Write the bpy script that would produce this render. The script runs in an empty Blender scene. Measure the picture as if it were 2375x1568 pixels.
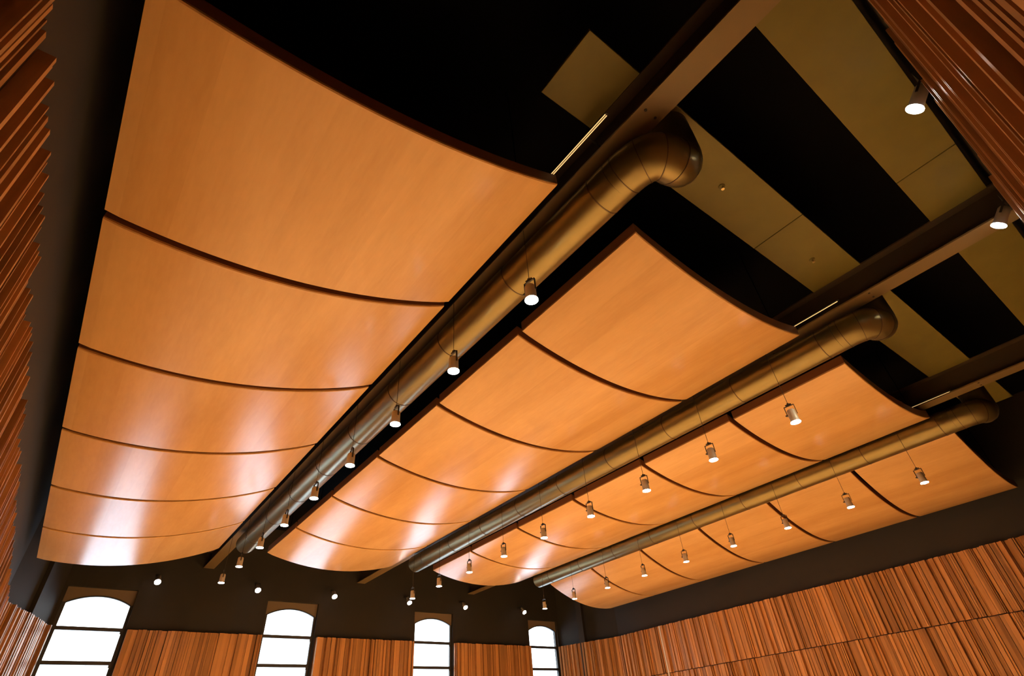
import bpy, bmesh, math, random
from mathutils import Vector, Matrix

random.seed(11)
SC = bpy.context.scene
COL = SC.collection

# ------------------------------------------------------------------ camera
EYE = 1.6                       # camera height above the floor
cam_d = bpy.data.cameras.new('camera')
cam_d.sensor_width = 36.0
cam_d.lens = 1219.12 / 2375 * 36.0
cam_d.clip_start = 0.02
cam_d.clip_end = 300
cam = bpy.data.objects.new('camera', cam_d)
COL.objects.link(cam)
RX = Vector((0.79745861, -0.59979547, -0.06561376))
RY = Vector((0.32894516, 0.52334059, -0.78607233))      # image down
RZ = Vector((0.50582097, 0.60527682, 0.61464227))       # view direction
cam.matrix_world = Matrix(((RX.x, -RY.x, -RZ.x, 0), (RX.y, -RY.y, -RZ.y, 0),
                           (RX.z, -RY.z, -RZ.z, EYE), (0, 0, 0, 1)))
SC.camera = cam

# ------------------------------------------------------------------ world
world = bpy.data.worlds.new('sky')
SC.world = world
world.use_nodes = True
wn = world.node_tree
bg = wn.nodes['Background']
tc = wn.nodes.new('ShaderNodeTexCoord')
sep = wn.nodes.new('ShaderNodeSeparateXYZ')
wn.links.new(tc.outputs['Generated'], sep.inputs[0])
rp = wn.nodes.new('ShaderNodeValToRGB')
rp.color_ramp.elements[0].position = 0.0
rp.color_ramp.elements[0].color = (0.72, 0.86, 1.0, 1)
rp.color_ramp.elements[1].position = 0.12
rp.color_ramp.elements[1].color = (1.0, 0.985, 0.95, 1)
wn.links.new(sep.outputs['Z'], rp.inputs[0])
wn.links.new(rp.outputs[0], bg.inputs[0])
SKY = 5.8
bg.inputs[1].default_value = SKY

# ------------------------------------------------------------------ exposure
SC.view_settings.view_transform = 'Standard'
SC.view_settings.look = 'None'
SC.view_settings.gamma = 1.0
SC.view_settings.exposure = 0.0
SC.view_settings.use_curve_mapping = False
LAMP_W = 620.0                  # watts of each house spotlight
LAMP_C = (1.0, 0.78, 0.46)
SC.cycles.max_bounces = 8
SC.cycles.diffuse_bounces = 5
SC.cycles.glossy_bounces = 4
SC.cycles.sample_clamp_indirect = 6.0
SC.cycles.caustics_reflective = False
SC.cycles.caustics_refractive = False
SC.cycles.use_denoising = True

# ------------------------------------------------------------------ room measures (floor z = 0)
Z_WOOD = 3.37 + EYE             # top of the slatted cladding
Z_SOFF = 5.68 + EYE             # olive soffit boards
Z_ROOF = 8.3
X_L, X_R = -1.22, 18.66
Y_B, Y_E = -0.74, 19.95
BEAM_X = [3.21, 8.395, 13.27]
BEAM_Z0, BEAM_Z1 = 5.2 + EYE, 5.7 + EYE
DUCT_X = [3.33, 8.50, 13.735]
ELB = [(0.50, 1.40), (0.40, 1.45), (0.24, 1.53)]      # riser offset in x, riser y
DUCT_Z, DUCT_R = 4.9 + EYE, 0.25
ROW_XL = [-0.951, 4.098, 9.601, 14.848]
ROW_W = [3.750, 3.939, 3.839, 3.383]
ROW_ZL = [4.218 + EYE, 4.929 + EYE, 4.989 + EYE, 5.036 + EYE]
ROW_DZ = [0.671, 0.042, 0.005, -0.669]
ROW_S = [0.291, 0.302, 0.293, 0.297]
ROW_Y0, PLEN, PGAP = 2.341, 2.4, 0.085
WIN_X = [(-0.17, 1.52), (5.235, 6.94), (10.69, 12.40), (16.23, 17.88)]
WIN_TOP = 4.41 + EYE
Y_GLASS = 20.08


# ------------------------------------------------------------------ materials
def nodes_of(m):
    m.use_nodes = True
    nt = m.node_tree
    return nt, nt.nodes['Principled BSDF']


def mat_plain(name, col, rough=0.6, metal=0.0, noise=0.0, spec=0.5, nscale=3.0, coat=0.0):
    m = bpy.data.materials.new(name)
    nt, b = nodes_of(m)
    b.inputs['Base Color'].default_value = (*col, 1)
    b.inputs['Roughness'].default_value = rough
    b.inputs['Metallic'].default_value = metal
    b.inputs['Specular IOR Level'].default_value = spec
    b.inputs['Coat Weight'].default_value = coat
    if noise:
        g = nt.nodes.new('ShaderNodeNewGeometry')
        n = nt.nodes.new('ShaderNodeTexNoise')
        n.inputs['Scale'].default_value = nscale
        n.inputs['Detail'].default_value = 4
        nt.links.new(g.outputs['Position'], n.inputs['Vector'])
        r = nt.nodes.new('ShaderNodeValToRGB')
        r.color_ramp.elements[0].position = 0.3
        r.color_ramp.elements[1].position = 0.7
        r.color_ramp.elements[0].color = (*[c * (1 - noise) for c in col], 1)
        r.color_ramp.elements[1].color = (*[min(1, c * (1 + noise)) for c in col], 1)
        nt.links.new(n.outputs[0], r.inputs[0])
        nt.links.new(r.outputs[0], b.inputs['Base Color'])
    return m


def mat_veneer():
    """varnished orange plywood of the hanging panels, figure running along y"""
    m = bpy.data.materials.new('veneer')
    nt, b = nodes_of(m)
    L = nt.links
    g = nt.nodes.new('ShaderNodeNewGeometry')
    oi = nt.nodes.new('ShaderNodeObjectInfo')
    mp = nt.nodes.new('ShaderNodeMapping')
    mp.inputs['Scale'].default_value = (1.0, 0.16, 1.0)
    L.new(g.outputs['Position'], mp.inputs[0])
    ad = nt.nodes.new('ShaderNodeVectorMath')
    L.new(mp.outputs[0], ad.inputs[0])
    cx = nt.nodes.new('ShaderNodeCombineXYZ')
    mu = nt.nodes.new('ShaderNodeMath'); mu.operation = 'MULTIPLY'; mu.inputs[1].default_value = 23.0
    L.new(oi.outputs['Random'], mu.inputs[0])
    L.new(mu.outputs[0], cx.inputs['Z'])
    L.new(cx.outputs[0], ad.inputs[1])
    n1 = nt.nodes.new('ShaderNodeTexNoise'); n1.inputs['Scale'].default_value = 1.7; n1.inputs['Detail'].default_value = 3
    n2 = nt.nodes.new('ShaderNodeTexNoise'); n2.inputs['Scale'].default_value = 26.0; n2.inputs['Detail'].default_value = 3
    L.new(ad.outputs[0], n1.inputs['Vector']); L.new(ad.outputs[0], n2.inputs['Vector'])
    # veneer leaves: a step in tone every 0.42 m across the sheet
    sx = nt.nodes.new('ShaderNodeSeparateXYZ'); L.new(g.outputs['Position'], sx.inputs[0])
    ml = nt.nodes.new('ShaderNodeMath'); ml.operation = 'MULTIPLY'; ml.inputs[1].default_value = 2.4
    L.new(sx.outputs['X'], ml.inputs[0])
    fl = nt.nodes.new('ShaderNodeMath'); fl.operation = 'FLOOR'; L.new(ml.outputs[0], fl.inputs[0])
    a2 = nt.nodes.new('ShaderNodeMath'); a2.operation = 'ADD'; L.new(fl.outputs[0], a2.inputs[0]); L.new(mu.outputs[0], a2.inputs[1])
    wh = nt.nodes.new('ShaderNodeTexWhiteNoise'); wh.noise_dimensions = '1D'; L.new(a2.outputs[0], wh.inputs['W'])
    s = nt.nodes.new('ShaderNodeMath'); s.operation = 'MULTIPLY_ADD'; s.inputs[1].default_value = 0.16
    L.new(wh.outputs['Value'], s.inputs[0]); L.new(n1.outputs[0], s.inputs[2])
    s2 = nt.nodes.new('ShaderNodeMath'); s2.operation = 'MULTIPLY_ADD'; s2.inputs[1].default_value = 0.22
    L.new(n2.outputs[0], s2.inputs[0]); L.new(s.outputs[0], s2.inputs[2])
    r = nt.nodes.new('ShaderNodeValToRGB')
    r.color_ramp.elements[0].position = 0.42
    r.color_ramp.elements[0].color = (0.58, 0.325, 0.115, 1)
    r.color_ramp.elements[1].position = 0.95
    r.color_ramp.elements[1].color = (0.78, 0.485, 0.20, 1)
    L.new(s2.outputs[0], r.inputs[0])
    L.new(r.outputs[0], b.inputs['Base Color'])
    b.inputs['Roughness'].default_value = 0.27
    b.inputs['Specular IOR Level'].default_value = 0.5
    return m


def mat_slat(name, lo, hi, rough=0.35):
    m = bpy.data.materials.new(name)
    nt, b = nodes_of(m)
    L = nt.links
    g = nt.nodes.new('ShaderNodeNewGeometry')
    oi = nt.nodes.new('ShaderNodeObjectInfo')
    mp = nt.nodes.new('ShaderNodeMapping')
    mp.inputs['Scale'].default_value = (14, 14, 0.7)
    L.new(g.outputs['Position'], mp.inputs[0])
    n = nt.nodes.new('ShaderNodeTexNoise'); n.inputs['Scale'].default_value = 1.6; n.inputs['Detail'].default_value = 5
    L.new(mp.outputs[0], n.inputs['Vector'])
    # joined slats have their own tone through the island number
    a = nt.nodes.new('ShaderNodeMath'); a.operation = 'ADD'
    L.new(oi.outputs['Random'], a.inputs[0]); L.new(g.outputs['Random Per Island'], a.inputs[1])
    fr = nt.nodes.new('ShaderNodeMath'); fr.operation = 'FRACT'; L.new(a.outputs[0], fr.inputs[0])
    s = nt.nodes.new('ShaderNodeMath'); s.operation = 'MULTIPLY_ADD'; s.inputs[1].default_value = 0.65
    L.new(fr.outputs[0], s.inputs[0])
    h = nt.nodes.new('ShaderNodeMath'); h.operation = 'MULTIPLY'; h.inputs[1].default_value = 0.5
    L.new(n.outputs[0], h.inputs[0]); L.new(h.outputs[0], s.inputs[2])
    r = nt.nodes.new('ShaderNodeValToRGB')
    r.color_ramp.elements[0].position = 0.15; r.color_ramp.elements[0].color = (*lo, 1)
    r.color_ramp.elements[1].position = 0.9; r.color_ramp.elements[1].color = (*hi, 1)
    L.new(s.outputs[0], r.inputs[0]); L.new(r.outputs[0], b.inputs['Base Color'])
    b.inputs['Roughness'].default_value = rough
    return m


def mat_emit(name, col, strength):
    m = bpy.data.materials.new(name)
    nt, b = nodes_of(m)
    b.inputs['Base Color'].default_value = (*col, 1)
    b.inputs['Emission Color'].default_value = (*col, 1)
    b.inputs['Emission Strength'].default_value = strength
    m.cycles.emission_sampling = 'NONE'
    return m


def mat_glass():
    m = bpy.data.materials.new('window_glass')
    m.use_nodes = True
    nt = m.node_tree
    nt.nodes.clear()
    o = nt.nodes.new('ShaderNodeOutputMaterial')
    t = nt.nodes.new('ShaderNodeBsdfTransparent'); t.inputs[0].default_value = (0.93, 0.97, 1.0, 1)
    gl = nt.nodes.new('ShaderNodeBsdfGlossy'); gl.inputs['Roughness'].default_value = 0.02
    f = nt.nodes.new('ShaderNodeFresnel'); f.inputs[0].default_value = 1.25
    mx = nt.nodes.new('ShaderNodeMixShader')
    nt.links.new(f.outputs[0], mx.inputs[0]); nt.links.new(t.outputs[0], mx.inputs[1]); nt.links.new(gl.outputs[0], mx.inputs[2])
    nt.links.new(mx.outputs[0], o.inputs[0])
    return m


M_VENEER = mat_veneer()
M_RIM = mat_plain('stained_edge', (0.20, 0.075, 0.025), 0.45)
M_SLAT = mat_slat('slat_wood', (0.20, 0.092, 0.034), (0.62, 0.32, 0.13), 0.34)
M_BACKING = mat_plain('backing_board', (0.05, 0.02, 0.01), 0.8)
M_WALL = mat_plain('dark_wall_paint', (0.018, 0.0138, 0.010), 0.75, noise=0.10, nscale=1.2)
M_ROOF = mat_plain('black_roof_paint', (0.002, 0.002, 0.003), 0.95, spec=0.1)
M_SOFFIT = mat_plain('olive_soffit_paint', (0.130, 0.110, 0.019), 0.6, noise=0.06)
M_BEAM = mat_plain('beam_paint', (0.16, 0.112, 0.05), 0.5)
M_BEAM_SHADED = mat_plain('beam_paint_shaded', (0.045, 0.03, 0.017), 0.7)  # beam paint darkened: shade on web and top flange put into the colour
M_DUCT = mat_plain('duct_paint', (0.19, 0.150, 0.062), 0.31, metal=0.8, noise=0.03)
M_DUCT_SEAM = mat_plain('duct_seam', (0.08, 0.05, 0.025), 0.4, metal=0.5)
M_FLOOR = mat_slat('floor_boards', (0.46, 0.30, 0.16), (0.58, 0.40, 0.23), 0.5)
M_CAN = mat_plain('lamp_grey_paint', (0.42, 0.39, 0.36), 0.45, metal=0.1)
M_BLACK = mat_plain('black_steel', (0.02, 0.018, 0.017), 0.5)
M_CABLE = mat_plain('cable', (0.05, 0.035, 0.025), 0.6)
M_LENS = mat_emit('lamp_lens', (1.0, 0.93, 0.82), 40.0)
M_STRIP = mat_emit('strip_tube', (1.0, 0.62, 0.25), 1.1)
M_FRAME = mat_plain('window_frame_paint', (0.035, 0.035, 0.038), 0.45)
M_SPANDREL = mat_plain('spandrel_paint', (0.17, 0.125, 0.085), 0.7)
M_GLASS = mat_glass()
M_LIT_EDGE = mat_plain('painted_lit_edge', (0.75, 0.68, 0.66), 0.4)  # pale colour stands in for window light on a slat edge
M_BRASS = mat_plain('sprinkler_brass', (0.55, 0.42, 0.2), 0.3, metal=0.9)


# ------------------------------------------------------------------ helpers
def box(bm, x0, x1, y0, y1, z0, z1):
    v = [bm.verts.new(p) for p in ((x0, y0, z0), (x1, y0, z0), (x1, y1, z0), (x0, y1, z0),
                                   (x0, y0, z1), (x1, y0, z1), (x1, y1, z1), (x0, y1, z1))]
    for f in ((3, 2, 1, 0), (4, 5, 6, 7), (0, 1, 5, 4), (1, 2, 6, 5), (2, 3, 7, 6), (3, 0, 4, 7)):
        bm.faces.new([v[i] for i in f])


def prism(bm, pts, z0, z1, shift=(0, 0)):
    """prism over a counter-clockwise plan outline; shift moves its foot in plan"""
    lo = [bm.verts.new((x + shift[0], y + shift[1], z0)) for x, y in pts]
    hi = [bm.verts.new((x, y, z1)) for x, y in pts]
    n = len(pts)
    bm.faces.new(lo[::-1]); bm.faces.new(hi)
    for i in range(n):
        j = (i + 1) % n
        bm.faces.new((lo[i], lo[j], hi[j], hi[i]))


def sweep(bm, path, radii, seg=24, caps=True):
    """tube along a path, one ring per point, rings on the mitre plane"""
    P = [Vector(p) for p in path]
    rings = []
    up = None
    for i, p in enumerate(P):
        d1 = (P[i] - P[i - 1]).normalized() if i else (P[1] - P[0]).normalized()
        d2 = (P[i + 1] - P[i]).normalized() if i < len(P) - 1 else d1
        t = (d1 + d2).normalized()
        if up is None:
            up = Vector((0, 0, 1)) if abs(t.z) < 0.9 else Vector((0, 1, 0))
        up = (up - t * up.dot(t)).normalized()
        sd = t.cross(up).normalized()
        k = 1.0 / max(0.5, t.dot(d1))
        bend = (d2 - d1)
        bend = bend - t * bend.dot(t)
        r = radii[i] if isinstance(radii, (list, tuple)) else radii
        ring = []
        for a in range(seg):
            an = 2 * math.pi * a / seg
            o = up * math.cos(an) + sd * math.sin(an)
            if bend.length > 1e-4:
                bn = bend.normalized()
                o = o + bn * (o.dot(bn) * (k - 1))
            ring.append(bm.verts.new(p + o * r))
        rings.append(ring)
    for a, b in zip(rings, rings[1:]):
        for i in range(seg):
            j = (i + 1) % seg
            bm.faces.new((a[i], b[i], b[j], a[j]))
    if caps:
        bm.faces.new(rings[0]); bm.faces.new(rings[-1][::-1])


def mesh(name, bm, mat, smooth=None):
    bmesh.ops.recalc_face_normals(bm, faces=bm.faces)
    me = bpy.data.meshes.new(name)
    bm.to_mesh(me); bm.free()
    me.materials.append(mat)
    if smooth is not None:
        for p in me.polygons:
            p.use_smooth = True
        me.set_sharp_from_angle(angle=math.radians(smooth))
    return me


def link(name, data, parent=None, loc=(0, 0, 0), rot=None):
    o = bpy.data.objects.new(name, data)
    COL.objects.link(o)
    if parent is not None:
        o.parent = parent
    o.location = loc
    if rot is not None:
        o.rotation_euler = rot
    return o


def tag(o, label, cat, group=None):
    o['label'] = label; o['category'] = cat
    if group:
        o['group'] = group
    return o


def struct(o, label=None):
    o['kind'] = 'structure'
    if label:
        o['label'] = label
    return o


# ------------------------------------------------------------------ room shell
bm = bmesh.new(); box(bm, X_L - 0.3, X_R + 0.3, Y_B - 0.6, Y_E + 0.3, -0.2, 0.0)
struct(link('floor', mesh('floor', bm, M_FLOOR)), 'warm wooden floor of the hall')

bm = bmesh.new(); box(bm, X_L - 0.3, X_R + 0.3, Y_B - 0.9, Y_E + 0.3, Z_ROOF, Z_ROOF + 0.2)
ceiling = struct(link('ceiling', mesh('ceiling', bm, M_ROOF)), 'black roof deck high above the hanging wooden panels')

# end wall with four openings
bm = bmesh.new()
xs = [X_L - 0.3]
for a, b in WIN_X:
    box(bm, xs[-1], a, Y_E, Y_E + 0.3, 0, WIN_TOP)
    box(bm, a, b, Y_E, Y_E + 0.3, 0, 1.0)
    xs.append(b)
box(bm, xs[-1], X_R + 0.3, Y_E, Y_E + 0.3, 0, WIN_TOP)
box(bm, X_L - 0.3, X_R + 0.3, Y_E, Y_E + 0.3, WIN_TOP, Z_ROOF)
wall_end = struct(link('wall_end', mesh('wall_end', bm, M_WALL)), 'dark brown end wall with four arched windows and wood slats below')

# side walls, each with the splayed corner at the window end
bm = bmesh.new()
prism(bm, [(X_L - 0.3, Y_B - 0.9), (X_L, Y_B - 0.9), (X_L, 17.05), (-0.27, Y_E), (-0.27, Y_E + 0.01), (X_L - 0.3, Y_E + 0.01)], 0, Z_ROOF)
wall_left = struct(link('wall_left', mesh('wall_left', bm, M_WALL)), 'dark left wall above wooden slats, close to the camera')
bm = bmesh.new()
prism(bm, [(X_R + 0.3, Y_B - 0.9), (X_R + 0.3, Y_E + 0.01), (17.97, Y_E + 0.01), (17.97, Y_E), (X_R, 17.05), (X_R, Y_B - 0.9)], 0, Z_ROOF)
wall_right = struct(link('wall_right', mesh('wall_right', bm, M_WALL)), 'dark right wall above a band of vertical wooden slats')

# back wall leans away from the hall towards its top
LEAN = math.radians(5.0)
Z_BTOP = 4.97 + EYE


def back_y(z):                      # plane of the back wall
    return -0.74 + (Z_BTOP - z) * math.tan(LEAN)


bm = bmesh.new()
prof = [(back_y(0), 0), (back_y(Z_BTOP), Z_BTOP), (-0.735, Z_BTOP), (-0.735, Z_SOFF + 0.1), (-0.735, Z_ROOF), (-1.2, Z_ROOF), (-1.2, 0)]
lo = [bm.verts.new((X_L - 0.3, y, z)) for y, z in prof]
hi = [bm.verts.new((X_R + 0.3, y, z)) for y, z in prof]
bm.faces.new(lo); bm.faces.new(hi[::-1])
for i in range(len(prof)):
    j = (i + 1) % len(prof)
    bm.faces.new((lo[i], lo[j], hi[j], hi[i]))
wall_back = struct(link('wall_back', mesh('wall_back', bm, M_WALL)), 'back wall above the camera, clad in deep reddish wooden slats')

# splayed-corner pilasters above the cladding
for n, (cx, cy, an) in enumerate(((-0.70, 18.62, math.atan2(2.9, 0.95)), (18.12, 18.62, math.atan2(-2.9, 0.95)))):
    bm = bmesh.new(); box(bm, -0.13, 0.13, -0.10, 0.10, 0.0, Z_ROOF)
    o = link('trim_%d' % (n + 1), mesh('pilaster', bm, M_WALL), None, (cx, cy, 0), (0, 0, an))
    struct(o, ['dark pilaster in the splayed corner left of the leftmost window',
               'dark pilaster in the splayed corner right of the rightmost window'][n])


# ------------------------------------------------------------------ slatted cladding
BOX_CACHE = {}


def slat_mesh(w, d, h):
    key = (round(w, 3), round(d, 3), round(h, 3))
    if key not in BOX_CACHE:
        bm = bmesh.new(); box(bm, 0, w, 0, d, 0, h)
        BOX_CACHE[key] = mesh('slat', bm, M_SLAT)
    return BOX_CACHE[key]


WID = [0.03, 0.04, 0.05, 0.065, 0.08, 0.10]
DEP = [0.04, 0.06, 0.08, 0.10, 0.12]


def slat_run(parent, p0, p1, z0, z1, near, gap=(0.004, 0.02), wid=WID, dep=DEP, lean=0.0, boards=None):
    """slats from p0 to p1 in plan; they stand out to the LEFT of the direction of travel.
    near(x, y) says whether a slat is its own object; the others are joined as stuff."""
    p0 = Vector(p0); p1 = Vector(p1)
    L = (p1 - p0).length
    d = (p1 - p0).normalized()
    n = Vector((-d.y, d.x))
    ang = math.atan2(d.y, d.x)
    out = []
    if boards is None:
        s = 0.0
        boards = []
        while s < L - 0.02:
            w = min(random.choice(wid), L - s)
            boards.append((s, w, random.choice(dep)))
            s += w + random.uniform(*gap)
    bm = bmesh.new(); far = False
    for s, w, dp in boards:
        q = p0 + d * s
        if near(q.x, q.y):
            f = q + n * (math.tan(lean) * (z1 - z0))
            o = link('slat', slat_mesh(w, dp, (z1 - z0) / math.cos(lean)), parent, (f.x, f.y, z0), (lean, 0, ang))
        else:
            far = True
            c = [q, q + d * w, q + d * w + n * dp, q + n * dp]
            f = n * (lean * (z1 - z0)); prism(bm, [(v.x, v.y) for v in c], z0, z1, (f.x, f.y))
    if far:
        o = link('slat_field', mesh('slat_field', bm, M_SLAT), parent)
        o['kind'] = 'stuff'
    else:
        bm.free()
    return boards


def backing(parent, pts, z0, z1, name='backing_board', shift=(0, 0)):
    bm = bmesh.new(); prism(bm, pts, z0, z1, shift)
    return link(name, mesh(name, bm, M_BACKING), parent)


# right wall: two tiers with a joint
XW = X_R - 0.05
backing(wall_right, [(XW, 0.2), (X_R + 0.01, 0.2), (X_R + 0.01, 17.05), (XW, 17.05)], 0.3, Z_WOOD - 0.01)
Z_JOINT = 1.83 + EYE
nearR = lambda x, y: y < 11.0
WID_R = [0.03, 0.045, 0.06, 0.075, 0.095]
DEP_R = [0.025, 0.05, 0.07, 0.09, 0.11]
b_up = slat_run(wall_right, (XW, 2.6), (XW, 17.05), Z_JOINT + 0.012, Z_WOOD, nearR, (0.0, 0.018), WID_R, DEP_R)
slat_run(wall_right, (XW, 2.6), (XW, 17.05), 0.35, Z_JOINT - 0.012, nearR, (0.0, 0.018), WID_R, DEP_R)
bm = bmesh.new(); box(bm, XW - 0.115, XW - 0.02, 14.72, 14.78, 0.35, Z_WOOD)  # added strip: daylight on a slat's side, put into its colour
t = link('lit_edge_strip', mesh('lit_edge_strip', bm, M_LIT_EDGE), wall_right)
t['label'] = 'pale vertical strip painted as a slat edge lit by the window'
# splayed right corner
slat_run(wall_right, (18.61, 17.06), (17.72, 19.76), 0.35, Z_WOOD, lambda x, y: True, (0.002, 0.015))
backing(wall_right, [(18.60, 17.06), (18.68, 17.06), (17.80, 19.80), (17.71, 19.77)], 0.3, Z_WOOD - 0.01)

# end wall between the windows
SEG = [(1.56, 5.22), (6.96, 10.66), (12.42, 16.20)]
for a, b in SEG:
    slat_run(wall_end, (b, Y_E - 0.04), (a, Y_E - 0.04), 0.35, Z_WOOD, lambda x, y: True, (0.0, 0.018), [0.05, 0.065, 0.08, 0.1, 0.13], [0.06, 0.09, 0.12, 0.15])
    backing(wall_end, [(a + 0.01, Y_E - 0.045), (b - 0.01, Y_E - 0.045), (b - 0.01, Y_E + 0.01), (a + 0.01, Y_E + 0.01)], 0.3, Z_WOOD - 0.01)

# left wall: deep open fins
XF = X_L + 0.02
backing(wall_left, [(X_L - 0.01, -0.3), (XF, -0.3), (XF, 17.05), (X_L - 0.01, 17.05)], 0.35, Z_WOOD - 0.01, shift=(0.045 * 4.62, 0))
slat_run(wall_left, (XF, 17.05), (XF, 0.0), 0.35, Z_WOOD, lambda x, y: 0.9 < y < 10.5, (0.035, 0.10), [0.015, 0.02, 0.03, 0.042], [0.03, 0.05, 0.07, 0.085, 0.10], lean=0.045)
slat_run(wall_left, (-0.24, 19.83), (XF, 17.06), 0.35, Z_WOOD, lambda x, y: True, (0.03, 0.09), [0.03, 0.045, 0.06], [0.06, 0.09, 0.12])
backing(wall_left, [(XF - 0.02, 17.06), (-0.25, 19.83), (-0.28, 19.85), (XF - 0.05, 17.08)], 0.3, Z_WOOD - 0.01)

# back wall: slats lie in the leaning plane
s = 0.3
while s < 12.5:
    w = random.choice([0.03, 0.04, 0.05, 0.07])
    dp = random.choice([0.05, 0.07, 0.10, 0.13])
    h = (Z_BTOP - 1.0) / math.cos(LEAN)
    # tilted about x so that the top goes back
    o = link('slat', slat_mesh(w, dp, h), wall_back, (s, back_y(1.0) - 0.005, 1.0), (LEAN, 0, 0))
    s += w + random.choice([0.03, 0.05, 0.08, 0.11])

# ------------------------------------------------------------------ soffit boards with openings
def soffit(x0, x1, y0, y1):
    bm = bmesh.new(); box(bm, x0, x1, y0, y1, Z_SOFF, Z_SOFF + 0.05)
    bmesh.ops.bevel(bm, geom=bm.edges[:], offset=0.004, segments=1, affect='EDGES')
    return link('soffit_board', mesh('soffit_board', bm, M_SOFFIT), ceiling)


HB = 0.155
P1 = (1.12, 1.90); P2 = (-0.63, 0.09)
for a, b, yy in ((2.30, BEAM_X[0] - HB, P1),
                 (BEAM_X[0] - HB + 0.01, 6.463, P1), (6.477, BEAM_X[1] - 0.02, P1),
                 (BEAM_X[0] - HB + 0.01, 7.063, P2), (7.077, BEAM_X[1] - 0.02, P2),
                 (BEAM_X[1] - 0.015, BEAM_X[2] - 0.02, P1), (BEAM_X[1] - 0.015, BEAM_X[2] - 0.02, P2),
                 (BEAM_X[2] - 0.015, 15.9, P1)):
    soffit(a, b, *yy)

# ------------------------------------------------------------------ I-beams
for i, bx in enumerate(BEAM_X):
    root = link('ceiling_beam', None, None, (bx, Y_B, BEAM_Z0))
    tag(root, ['brown steel I-beam running along the first duct from the left',
               'brown steel I-beam running along the middle duct',
               'brown steel I-beam running along the rightmost duct'][i], 'beam', 'steel beams between the panel rows')
    Lb = Y_E - Y_B + 0.02
    H = BEAM_Z1 - BEAM_Z0
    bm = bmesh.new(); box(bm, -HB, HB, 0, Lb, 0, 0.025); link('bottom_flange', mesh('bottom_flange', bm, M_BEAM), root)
    bm = bmesh.new(); box(bm, -HB, HB, 0, Lb, H - 0.025, H); link('top_flange', mesh('top_flange', bm, M_BEAM_SHADED), root)
    bm = bmesh.new(); box(bm, -0.012, 0.012, 0, Lb, 0.025, H - 0.025); link('web', mesh('web', bm, M_BEAM_SHADED), root)
    for k in range(6):
        bm = bmesh.new(); box(bm, -0.03, 0.03, -0.05, 0.05, 0, Z_ROOF - BEAM_Z1)
        link('roof_bracket', mesh('roof_bracket', bm, M_BLACK), root, (0, 0.5 + k * 3.9, H))
    for hx in (-0.075, 0.075):
        bm = bmesh.new(); sweep(bm, [(0, 0, -0.004), (0, 0, 0.004)], 0.016, 10)
        link('bolt', mesh('bolt', bm, M_BLACK), root, (hx, 1.25 - Y_B, -0.002))

# ------------------------------------------------------------------ curved hanging panels
NS = 28


def prof_z(i, t):
    return ROW_DZ[i] * t - 4 * ROW_S[i] * t * (1 - t)


def panel_meshes(i, ln):
    W = ROW_W[i]
    T = 0.035
    bm = bmesh.new()
    ys = [0.0, 0.012, ln - 0.012, ln]
    zo = [0.010, 0.0, 0.0, 0.010]
    low = []; top = []
    for y, z in zip(ys, zo):
        low.append([bm.verts.new((W * k / NS, y, prof_z(i, k / NS) + z + (0.010 if k in (0, NS) else 0))) for k in range(NS + 1)])
        top.append([bm.verts.new((W * k / NS, y, prof_z(i, k / NS) + T)) for k in range(NS + 1)])
    for a in range(3):
        for k in range(NS):
            bm.faces.new((low[a][k], low[a + 1][k], low[a + 1][k + 1], low[a][k + 1]))
            bm.faces.new((top[a][k], top[a][k + 1], top[a + 1][k + 1], top[a + 1][k]))
        bm.faces.new((low[a][0], top[a][0], top[a + 1][0], low[a + 1][0]))
        bm.faces.new((low[a][NS], low[a + 1][NS], top[a + 1][NS], top[a][NS]))
    for k in range(NS):
        bm.faces.new((low[0][k], low[0][k + 1], top[0][k + 1], top[0][k]))
        bm.faces.new((low[3][k], top[3][k], top[3][k + 1], low[3][k + 1]))
    sheet = mesh('veneer_sheet', bm, M_VENEER, 30)
    # upstand rims
    RH, RT = 0.19, 0.03

    def cross(y0, y1):
        b2 = bmesh.new()
        g = [[b2.verts.new((W * k / NS, y, prof_z(i, k / NS) + z)) for k in range(NS + 1)] for y, z in ((y0, T), (y1, T), (y1, RH), (y0, RH))]
        for k in range(NS):
            for a in range(4):
                b = (a + 1) % 4
                b2.faces.new((g[a][k], g[a][k + 1], g[b][k + 1], g[b][k]))
        b2.faces.new([g[a][0] for a in range(4)]); b2.faces.new([g[a][NS] for a in range(3, -1, -1)])
        return mesh('end_rim', b2, M_RIM, 30)
    rims = [('end_rim', cross(0.0, RT)), ('end_rim', cross(ln - RT, ln))]
    for x0, t0 in ((0.0, 0.0), (W - RT, 1.0)):
        b2 = bmesh.new(); zb = prof_z(i, t0)
        box(b2, x0, x0 + RT, RT, ln - RT, zb + T, zb + RH)
        rims.append(('side_rim', mesh('side_rim', b2, M_RIM)))
    return sheet, rims


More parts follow.
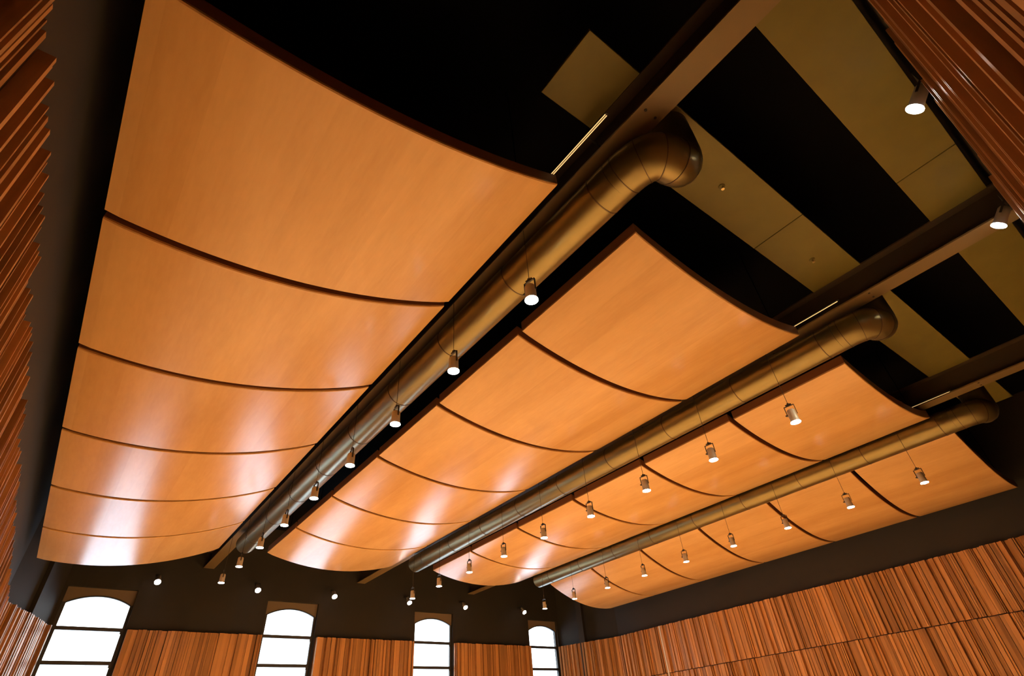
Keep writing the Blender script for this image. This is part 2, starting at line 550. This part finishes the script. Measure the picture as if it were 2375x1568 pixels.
ROWN = ['leftmost row', 'second row from left', 'third row from left', 'rightmost row']
ORD = ['nearest the camera', 'second from camera', 'third from camera',
       'third from windows', 'second from windows', 'nearest the windows']
rod_cache = {}
for i in range(4):
    ln = PLEN - PGAP
    sheet, rims = panel_meshes(i, ln)
    for j in range(6):
        # front edge of panel 0 and back edge of panel 5 stay on the row's ends
        y = ROW_Y0 + j * PLEN + PGAP * j / 5.0
        root = link('acoustic_panel', None, None, (ROW_XL[i], y, ROW_ZL[i]))
        tag(root, 'curved orange wooden ceiling panel, %s in the %s' % (ORD[j], ROWN[i]), 'ceiling panel', 'curved wooden panels of the ' + ROWN[i])
        link('veneer_sheet', sheet, root)
        for n, me in rims:
            link(n, me, root)
        for tx in (0.12, 0.88):
            for ty in (0.15, ln - 0.15):
                zb = prof_z(i, tx) + 0.03
                top = Z_ROOF - ROW_ZL[i]
                key = (i, tx)
                if key not in rod_cache:
                    bm = bmesh.new(); sweep(bm, [(0, 0, 0), (0, 0, top - zb)], 0.008, 6)
                    rod_cache[key] = mesh('hanger_rod', bm, M_ROOF)
                link('hanger_rod', rod_cache[key], root, (ROW_W[i] * tx, ty, zb))

# ------------------------------------------------------------------ ducts
for i, dx in enumerate(DUCT_X):
    root = link('air_duct', None, None, (dx, 0, 0))
    tag(root, ['large round olive duct between the leftmost and second panel rows, nearest the camera',
               'round olive duct between the second and third panel rows',
               'round olive duct between the third and rightmost panel rows'][i], 'duct', 'round air ducts between the panel rows')
    Y1 = [16.1, 16.0, 16.1][i]
    R = DUCT_R
    ex, ey = ELB[i]
    yb = ey + 0.52
    bm = bmesh.new(); sweep(bm, [(0, Y1, DUCT_Z), (0, Y1 - 0.04, DUCT_Z), (0, yb, DUCT_Z)], [R - 0.02, R, R], 40)
    link('straight_run', mesh('straight_run', bm, M_DUCT, 40), root)
    def bez(p, n=9):
        p = [Vector(v) for v in p]
        return [(1 - t) ** 3 * p[0] + 3 * t * (1 - t) ** 2 * p[1] + 3 * t * t * (1 - t) * p[2] + t ** 3 * p[3] for t in [q / n for q in range(n + 1)]]
    Z = DUCT_Z
    el = bez([(0, yb, Z), (0, yb - 0.30, Z), (0.1 * ex, yb - 0.48, Z), (0.52 * ex, yb - 0.50, Z)])
    el += bez([(0.52 * ex, yb - 0.50, Z), (0.84 * ex, ey, Z), (ex, ey, Z + 0.06), (ex, ey, Z + 0.34)])[1:]
    el.append(Vector((ex, ey, Z_SOFF + 0.01)))
    bm = bmesh.new(); sweep(bm, el, R, 40)
    link('elbow', mesh('elbow', bm, M_DUCT, 40), root)
    # seam rings along the straight run
    ring = None
    y = yb + 0.25
    while y < Y1 - 0.3:
        if ring is None:
            bm = bmesh.new()
            seg = 40
            for yy in (-0.006, 0.006):
                pass
            vs = [[bm.verts.new(((R + rr) * math.cos(2 * math.pi * a / seg), yy, (R + rr) * math.sin(2 * math.pi * a / seg))) for a in range(seg)]
                  for rr, yy in ((-0.003, -0.007), (0.004, -0.007), (0.004, 0.007), (-0.003, 0.007))]
            for q in range(3):
                for a in range(seg):
                    b = (a + 1) % seg
                    bm.faces.new((vs[q][a], vs[q][b], vs[q + 1][b], vs[q + 1][a]))
            ring = mesh('seam_ring', bm, M_DUCT_SEAM)
        link('seam_ring', ring, root, (0, y, DUCT_Z))
        y += 1.62
    # mitre bands on the elbow
    for k in (1, 4, 7, 10, 13):
        a = Vector(el[k]); d = ((Vector(el[k + 1]) - a).normalized() + (a - Vector(el[k - 1])).normalized()).normalized()
        bm = bmesh.new()
        sweep(bm, [a - d * 0.005, a + d * 0.005], R + 0.005, 40)
        link('seam_ring', mesh('mitre_ring', bm, M_DUCT_SEAM), root)
    # straps to the beam
    for k in range(5):
        bm = bmesh.new()
        box(bm, -0.012, 0.012, -0.015, 0.015, DUCT_Z + R - 0.005, BEAM_Z0)
        link('strap', mesh('strap', bm, M_BLACK), root, (0, 3.0 + k * 3.1, 0))

# ------------------------------------------------------------------ light strips on the beams
STR = [(2.945, 5.43 + EYE, 1.58), (8.205, 5.285 + EYE, 1.64), (13.13, 5.235 + EYE, 1.72)]
for i, (x, z, y0) in enumerate(STR):
    root = link('light_strip', None, None, (x, y0, z))
    tag(root, ['glowing light strip on the beam beyond the right corner of the leftmost panel row',
               'glowing light strip on the beam beyond the right corner of the second panel row',
               'glowing light strip on the beam beyond the right corner of the third panel row'][i],
        'light strip', 'thin light strips on the beams')
    bm = bmesh.new(); box(bm, -0.010, 0.026, 0, 1.5, 0.010, 0.03); link('housing', mesh('housing', bm, M_BLACK), root)
    for k, xx in enumerate((-0.010, 0.014) if i == 0 else (0.0,)):
        bm = bmesh.new(); sweep(bm, [(xx + 0.004, 0.02, 0), (xx + 0.004, 1.48, 0)], 0.0055, 8)
        link('tube', mesh('tube', bm, M_STRIP, 60), root)
    for yy in (0.35, 1.15):
        bm = bmesh.new(); box(bm, 0.0, BEAM_X[i] - x - 0.012, yy - 0.01, yy + 0.01, 0.028, 0.045)
        link('bracket', mesh('bracket', bm, M_BLACK), root)

# ------------------------------------------------------------------ sprinklers
for n, (x, y) in enumerate(((5.08, 1.50), (7.46, 1.51))):
    root = link('sprinkler', None, None, (x, y, Z_SOFF))
    tag(root, ['brass sprinkler head on the olive ceiling strip, nearer the duct elbow',
               'small sprinkler head on the olive ceiling strip, near the second beam'][n], 'sprinkler', 'sprinkler heads')
    bm = bmesh.new(); sweep(bm, [(0, 0, 0), (0, 0, -0.008), (0, 0, -0.02)], [0.045, 0.042, 0.02], 20)
    link('escutcheon', mesh('escutcheon', bm, M_SOFFIT, 40), root)
    bm = bmesh.new(); sweep(bm, [(0, 0, -0.015), (0, 0, -0.05), (0, 0, -0.052), (0, 0, -0.058)], [0.009, 0.006, 0.022, 0.022], 14)
    link('deflector', mesh('deflector', bm, M_BRASS, 40), root)

# ------------------------------------------------------------------ lamps
def can_meshes():
    d = {}
    bm = bmesh.new()       # can: rounded top, straight wall, flared rim, open hollow to the lens
    sweep(bm, [(0, 0, 0.30), (0, 0, 0.295), (0, 0, 0.27), (0, 0, 0.10), (0, 0, 0.055), (0, 0, 0.0)],
          [0.045, 0.065, 0.078, 0.080, 0.082, 0.092], 28)
    d['housing'] = mesh('housing', bm, M_CAN, 35)
    bm = bmesh.new()
    sweep(bm, [(0, 0, 0.004), (0, 0, -0.006), (0, 0, -0.012)], [0.094, 0.094, 0.060], 28)
    d['lens'] = mesh('lens', bm, M_LENS, 40)
    bm = bmesh.new()
    for s_ in (-1, 1):
        box(bm, s_ * 0.094 - 0.004, s_ * 0.094 + 0.004, -0.014, 0.014, 0.17, 0.40)
    box(bm, -0.098, 0.098, -0.014, 0.014, 0.392, 0.402)
    d['yoke'] = mesh('yoke', bm, M_BLACK)
    bm = bmesh.new()
    sweep(bm, [(0.078, 0, 0.20), (0.125, 0, 0.20)], 0.018, 10)
    d['knob'] = mesh('knob', bm, M_BLACK, 40)
    bm = bmesh.new()
    box(bm, -0.055, 0.055, -0.02, 0.02, 0.415, 0.435)
    box(bm, -0.018, 0.018, -0.018, 0.018, 0.398, 0.46)
    d['clamp'] = mesh('clamp', bm, M_BLACK)
    return d


CAN = can_meshes()


def lamp_parts(root, others, M_=None):
    h = link('housing', CAN['housing'], root)
    le = link('lens', CAN['lens'], h)
    le['label'] = 'glowing white lens'
    hs = [h]
    for n in others:
        hs.append(link(n, CAN[n], root))
    if M_ is not None:
        for o in hs:
            o.matrix_local = M_


def spot_light(loc, rot=(0, 0, 0), energy=LAMP_W, size=88):
    l = bpy.data.lights.new('lamp_light', 'SPOT')
    l.energy = energy * 2.6
    l.color = LAMP_C
    l.spot_size = math.radians(size)
    l.spot_blend = 0.8
    l.shadow_soft_size = 0.07
    return l


L_SPOT = spot_light(None)
LS = 0.82
LROWS = [('in the left line', 3.06, 4.00, 3.26, 1.666), ('in the middle line', 8.235, 3.775, 3.04, 1.565), ('in the right line', 13.47, 3.82, 3.07, 1.560)]
LORD = ['nearest the camera', 'second from camera', 'third from camera', 'fourth from camera', 'middle one of nine',
        'fourth from windows', 'third from windows', 'second from windows', 'nearest the windows']
for r, (rn, lx, lz, ly0, dly) in enumerate(LROWS):
    lz += EYE
    bm = bmesh.new(); sweep(bm, [(0, 0, 0.45), (0, 0, (BEAM_Z0 - lz) / (LS * 0.9) + 0.002)], 0.005, 6)
    wire = mesh('suspension_wire', bm, M_CABLE)
    for k in range(9):
        root = link('pendant_spotlight', None, None, (lx, ly0 + k * dly, lz))
        root.scale = (LS, LS, LS * 0.9)
        root.rotation_euler = (0, 0, math.pi / 2 + random.uniform(-0.2, 0.2))
        tag(root, 'lit grey can spotlight on thin wire, %s %s' % (LORD[k], rn), 'spotlight', 'pendant spotlights ' + rn)
        lamp_parts(root, ('yoke', 'knob', 'clamp'))
        link('suspension_wire', wire, root)
        link('lamp_light', L_SPOT, root, (0, 0, -0.03))

# wall spotlights on the end wall, turned towards the hall
L_END = spot_light(None, energy=LAMP_W * 0.3)
for k, x in enumerate((1.88, 4.73, 7.29, 10.2, 12.7, 15.7)):
    root = link('wall_spotlight', None, None, (x, 19.48, 4.57 + EYE))
    tag(root, 'small bright wall spotlight, %s' % ['leftmost, above right of the leftmost window', 'second from left, left of the second window', 'third from left, above right of the second window',
              'fourth from left, just left of the third window', 'fifth from left, above right of the third window', 'rightmost, just left of the rightmost window'][k], 'spotlight', 'spotlights along the end wall')
    R_ = Matrix.Rotation(math.radians(-42), 4, 'X')
    lamp_parts(root, ('yoke',), Matrix.Rotation(math.radians(-42), 4, 'X') @ Matrix.Scale(0.9, 4))
    bm = bmesh.new(); sweep(bm, [(0, 0.24, 0.27), (0, Y_E - 19.48 + 0.005, 0.27)], 0.014, 8)
    link('arm', mesh('arm', bm, M_BLACK), root)
    o = link('lamp_light', L_END, root, (0, -0.03, -0.03), (math.radians(-42), 0, 0))

# two spotlights on the wall above the back cladding, tilted into the hall
L_BACK = spot_light(None, energy=LAMP_W * 0.6)
for k, (x, y) in enumerate(((5.37, -0.455), (8.13, -0.43))):
    root = link('ceiling_spotlight', None, None, (x, y, 5.0 + EYE))
    tag(root, ['bright spotlight beside the back wall slats, between the first two beams',
               'bright spotlight beside the back wall slats, at the middle beam'][k], 'spotlight', 'spotlights along the back wall')
    M_ = Matrix.Rotation(math.radians(42), 4, 'X') @ Matrix.Scale(0.88, 4)
    lamp_parts(root, ('yoke',), M_)
    bm = bmesh.new(); box(bm, -0.09, 0.09, -0.735 - y - 0.005, -0.735 - y + 0.10, 0.16, 0.36)
    link('wall_box', mesh('wall_box', bm, M_BLACK), root)
    link('lamp_light', L_BACK, root, (0, 0.03, -0.03), (math.radians(42), 0, 0))

# ------------------------------------------------------------------ windows
for n, (a, b) in enumerate(WIN_X):
    root = link('window_%d' % (n + 1), None, None, (a, Y_GLASS, 1.0))
    struct(root, ['leftmost arched window, widest in view', 'second arched window from the left', 'third arched window from the left', 'rightmost arched window'][n])
    W = b - a
    zt = WIN_TOP - 1.0
    gx0, gx1 = 0.09, W - 0.075
    spring, crown = 4.0 + EYE - 1.0, 4.195 + EYE - 1.0
    # jamb frame
    bm = bmesh.new()
    box(bm, 0, gx0, -0.03, 0.04, 0, spring + 0.02); link('jamb', mesh('jamb', bm, M_FRAME), root)
    bm = bmesh.new()
    box(bm, gx1, W, -0.03, 0.04, 0, spring + 0.02); link('jamb', mesh('jamb', bm, M_FRAME), root)
    bm = bmesh.new(); box(bm, gx0, gx1, -0.03, 0.04, 0, 0.07); link('sill_rail', mesh('sill_rail', bm, M_FRAME), root)

    def arch(t, k=0.0):
        # circular segment through spring points and crown
        h = crown - spring
        c = (gx1 - gx0) / 2
        R = (c * c + h * h) / (2 * h)
        x = gx0 + (gx1 - gx0) * t
        return x, spring + math.sqrt(max(0, (R + k) ** 2 - (x - gx0 - c) ** 2)) - (R - h)
    # spandrel board with the arched cut-out
    bm = bmesh.new()
    N = 24
    for y0, y1, k, zz in ((-0.02, 0.05, 0.035, None),):
        F = []; Bk = []
        for yy, st in ((y0, F), (y1, Bk)):
            st.append([bm.verts.new((arch(q / N, k)[0], yy, arch(q / N, k)[1])) for q in range(N + 1)])
            st.append([bm.verts.new((arch(q / N, k)[0], yy, zt + 0.005)) for q in range(N + 1)])
        for q in range(N):
            bm.faces.new((F[0][q], F[0][q + 1], F[1][q + 1], F[1][q]))
            bm.faces.new((Bk[0][q], Bk[1][q], Bk[1][q + 1], Bk[0][q + 1]))
            bm.faces.new((F[0][q], Bk[0][q], Bk[0][q + 1], F[0][q + 1]))
            bm.faces.new((F[1][q], F[1][q + 1], Bk[1][q + 1], Bk[1][q]))
    box(bm, 0, gx0, -0.02, 0.05, spring + 0.02, zt + 0.005)
    box(bm, gx1, W, -0.02, 0.05, spring + 0.02, zt + 0.005)
    link('spandrel_board', mesh('spandrel_board', bm, M_SPANDREL), root)
    # arched frame bar
    bm = bmesh.new()
    rr = [[bm.verts.new((arch(q / N, k)[0], yy, arch(q / N, k)[1])) for q in range(N + 1)] for k, yy in ((0, -0.03), (0.035, -0.03), (0.035, 0.04), (0, 0.04))]
    for q in range(N):
        for e in range(4):
            g = (e + 1) % 4
            bm.faces.new((rr[e][q], rr[e][q + 1], rr[g][q + 1], rr[g][q]))
    link('arch_bar', mesh('arch_bar', bm, M_FRAME, 30), root)
    # transoms and panes
    zs = [3.385, 2.575, 1.765, 0.955, 0.145]
    zs = [z + EYE - 1.0 for z in zs]
    for z in zs:
        bm = bmesh.new(); box(bm, gx0, gx1, -0.03, 0.04, z - 0.045, z + 0.045)
        tr = link('transom', mesh('transom', bm, M_FRAME), root)
        bm = bmesh.new(); box(bm, gx1 - 0.03, gx1, -0.045, -0.03, z - 0.11, z - 0.045)
        link('catch', mesh('catch', bm, M_FRAME), tr)
    edges = [0.07] + sorted(zs)
    for q in range(len(edges)):
        z0 = edges[q] + (0.045 if q else 0)
        if q < len(edges) - 1:
            bm = bmesh.new(); box(bm, gx0, gx1, 0.0, 0.008, z0, edges[q + 1] - 0.045)
        else:
            bm = bmesh.new()
            f0 = [bm.verts.new((gx0, 0, z0)), bm.verts.new((gx1, 0, z0))] + [bm.verts.new((arch(q2 / N)[0], 0, arch(q2 / N)[1])) for q2 in range(N, -1, -1)]
            fc = bm.faces.new(f0)
            ex = bmesh.ops.extrude_face_region(bm, geom=[fc])
            bmesh.ops.translate(bm, vec=(0, 0.008, 0), verts=[v for v in ex['geom'] if isinstance(v, bmesh.types.BMVert)])
        link('pane', mesh('pane', bm, M_GLASS), root)
    pl = bpy.data.lights.new('sky_portal', 'AREA')
    pl.shape = 'RECTANGLE'; pl.size = W; pl.size_y = zt
    pl.cycles.is_portal = True
    link('sky_portal', pl, None, ((a + b) / 2, Y_E + 0.28, 1.0 + zt / 2), (math.radians(-90), 0, 0))
